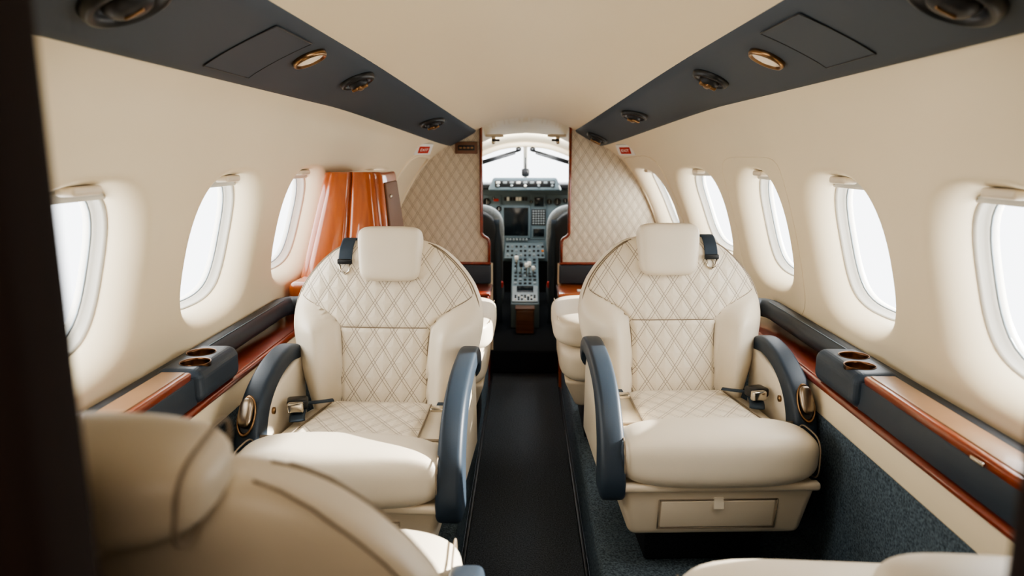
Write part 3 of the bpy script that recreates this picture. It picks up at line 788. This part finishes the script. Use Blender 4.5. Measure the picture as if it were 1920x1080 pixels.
for px, py, r in ((912,378,.03),(935,392,.022),(1030,378,.022),(1045,378,.03),(1060,376,.02),(996,378,.012),(925,372,.012)):
    q = MB(); Mx = Matrix.Translation((U(px),-.012,Z(py))) @ Matrix.Rotation(math.pi/2,4,'X')
    q.add(*g_lathe([(.0,0),(r,0),(r,.008),(r*.85,.009),(r*.8,.004),(.001,.004)], 24, Mx), m_black)
    q.add(*g_box((.003,.003,r*1.2), (U(px),-.018,Z(py)), .0), m_white); q.obj('dial', e)
for i in range(7):
    MB().add(*g_lathe([(.0,0),(.010,0),(.009,.016),(.004,.018)], 14, Matrix.Translation((U(951)+.026*i,-.012,Z(450))) @ Matrix.Rotation(math.pi/2,4,'X')), m_silver).obj('knob', e)
cs = MB(); cs.add(*g_hex([(-.17,-.14,.545),(.16,-.14,.545),(.16,.02,.545),(-.17,.02,.545),(-.16,-.06,.66),(.15,-.06,.66),(.15,.02,.66),(-.16,.02,.66)], .006), m_panel)
co = cs.obj('lower_console', e, ang=.6)
for i in range(9):
    for j in range(3):
        z = .57+.032*j; y = -.14+.08*(z-.545)/.115-.004
        MB().add(*g_box((.018,.012,.016), (-.14+.035*i,y,z), .003), (m_orange if (i, j) == (8, 1) else (m_silver if (i+j) % 3 == 0 else m_dark))).obj('switch', co)
e = empty('throttle_pedestal', (0, 0, 0), 'grey centre pedestal with throttle levers and keypad', 'throttle pedestal')
mb = MB()
P0 = (5.70,.56); P1 = (4.96,.33)
mb.add(*g_hex([(-.10,P1[0],.155),(.10,P1[0],.155),(.105,P0[0],.155),(-.105,P0[0],.155),(-.10,P1[0],P1[1]),(.10,P1[0],P1[1]),(.105,P0[0],P0[1]),(-.105,P0[0],P0[1])], .008), m_panel)
mb.obj('body', e, ang=.6)
sl = math.atan2(P0[1]-P1[1], P0[0]-P1[0]); Rs = Matrix.Rotation(sl, 3, 'X')
def onp(f, x, h=0):
    y = P1[0]+(P0[0]-P1[0])*f; z = P1[1]+(P0[1]-P1[1])*f
    return Vector((x, y-math.sin(sl)*h, z+math.cos(sl)*h))
MB().add(*g_box((.185,.24,.014), onp(.18,0,.004), .006, rot=Rs), m_silver).obj('control_unit', e)
MB().add(*g_box((.12,.09,.006), onp(.26,0,.013), .002, rot=Rs), m_screen).obj('display', e)
kp = MB()
for i in range(7):
    for j in range(3): kp.add(*g_box((.014,.016,.006), onp(.06+.035*j,-.068+.0227*i,.013), .002, rot=Rs), m_dark if (i+j) % 3 else m_white)
kp.obj('keypad', e)
for x, f, m, h in ((-.065,.62,m_white,.13),(-.03,.60,m_dark,.08),(.01,.56,m_white,.09),(.03,.60,m_white,.09),(.06,.55,m_white,.07)):
    l = MB(); a = onp(f,x,0); b = onp(f,x,h)
    l.add(*g_tube([a, b], .005, 8), m_chrome); l.add(*g_pillow((.03,.03,.035), b, 4, 6), m); l.obj('lever', e)
q = MB()
for i in range(5):
    for j in range(8):
        if (i, j) in ((1,4),(3,4)): continue
        q.add(*g_box((.022,.02,.010), onp(.40+.075*j,-.072+.036*i,.004), .003, rot=Rs), (m_silver, m_dark, m_dark, m_dark)[(i*3+j*5) % 4])
q.obj('switch_bank', e)
mb = MB(); mb.add(*g_box((.125,.10,.17), (0,4.86,.235), .01), m_brown); mb.add(*g_box((.135,.11,.014), (0,4.86,.325), .005), m_brown)
thing(mb.obj('document_box', ang=.6), 'small brown wooden box on the cockpit floor', 'box')
for s in (1, -1):
    e = empty('pilot_seat', (s*.365, 4.95, .15), 'dark navy pilot seat with pale sheepskin cover', 'seat', 0, 'pilot seats')
    mb = MB(); mb.add(*g_pillow((.42,.12,.74), (0,0,.47), 4.5, 14, rot=Matrix.Rotation(.1,3,'X'), fn=lambda q: Vector((q.x*(1-.30*max(0,q.z)**3), q.y, q.z))), m_dblue); mb.obj('backrest', e)
    mb = MB(); mb.add(*g_pillow((.435,.08,.40), (0,.055,.675), 4.5, 14, rot=Matrix.Rotation(.1,3,'X'), fn=lambda q: Vector((q.x*(1-.28*max(0,q.z)**3), q.y, q.z))), m_sheep); mb.obj('sheepskin_cover', e)
    mb = MB(); mb.add(*g_pillow((.42,.44,.14), (0,.22,.22), 5, 10), m_dblue); mb.obj('seat_cushion', e)
    mb = MB(); mb.add(*g_box((.30,.34,.17), (0,.18,.087), .01), m_dark); mb.obj('pedestal', e, ang=.6)
    mb = MB(); mb.add(*g_tube(dense([(-s*.17,-.06,.78),(-s*.18,-.085,.5),(-s*.185,-.07,.25),(-s*.19,-.03,.05)],5), (.018,.004), 8, up=Vector((0,1,0))), m_strap); mb.obj('harness_strap', e)
    mb = MB(); mb.add(*g_pillow((.05,.03,.05), (-s*.19,-.05,.33), 4, 6), m_red); mb.obj('harness_buckle', e)['label'] = 'red harness release'

# ------------------------------------------------------------ light
def area(loc, rot_dir, sx, sy, power, col=(1,1,1)):
    d = bpy.data.lights.new('sky_and_fill_light', 'AREA'); d.shape = 'RECTANGLE'; d.size = sx; d.size_y = sy; d.energy = power; d.color = col
    o = bpy.data.objects.new('sky_and_fill_light', d); COL.objects.link(o); o.location = loc
    o.rotation_euler = Vector(rot_dir).to_track_quat('-Z', 'Y').to_euler(); return o
for side, wins in ((1, WINR), (-1, WINL)):
    for Yc in wins:
        n = Nrm(Yc, PC, side); q = S(Yc, PC, side)-n*.2
        pw = 2.4 if (side < 0 and Yc > 2.7) else 5.6
        area(q, n+Vector((0,0,-.15)), .52, .50, pw, (1, .98, .93))
area((0, 6.3, 1.6), (0, -1, -.35), 1.0, .4, 3, (1,.98,.95))
area((0, 4.95, 1.44), (0, .9, -.6), .5, .12, 8.0, (.95,.98,1))  # added fill lamp under the cockpit ceiling, brightens the instrument panel
area((0, 1.25, 1.71), (0, .6, -1), .8, .35, 6, (1,.95,.87))  # added cabin fill above the view, evens light on the seat fronts
area((0, -.45, 1.68), (-.25, 1, -.50), .6, .3, 5.5, (1,.84,.66))  # added warm fill behind the camera for the nearest seat, not sky
sd = bpy.data.lights.new('sun', 'SUN'); sd.energy = 26; sd.angle = .012; sd.color = (1, .94, .84)
so = bpy.data.objects.new('sun', sd); COL.objects.link(so); so.rotation_euler = Vector((-1.25, -.20, -.50)).to_track_quat('-Z', 'Y').to_euler()
w = bpy.data.worlds.new('world'); scene.world = w; w.use_nodes = True
bg = w.node_tree.nodes['Background']; bg.inputs[0].default_value = (.97, .98, 1, 1); bg.inputs[1].default_value = 4.5
try: scene.view_settings.look = 'AgX - Medium High Contrast'
except Exception as ex: print('look', ex)

# ------------------------------------------------------------ camera
cd = bpy.data.cameras.new('camera'); cam = bpy.data.objects.new('camera', cd); COL.objects.link(cam)
cam.location = (0, 0, 1.37); cam.rotation_euler = (math.radians(90-10.57), 0, math.radians(1.06))
cd.lens = 25.3; cd.sensor_width = 36; cd.clip_start = .02
cd.dof.use_dof = True; cd.dof.focus_distance = 2.3; cd.dof.aperture_fstop = 2.8
scene.camera = cam
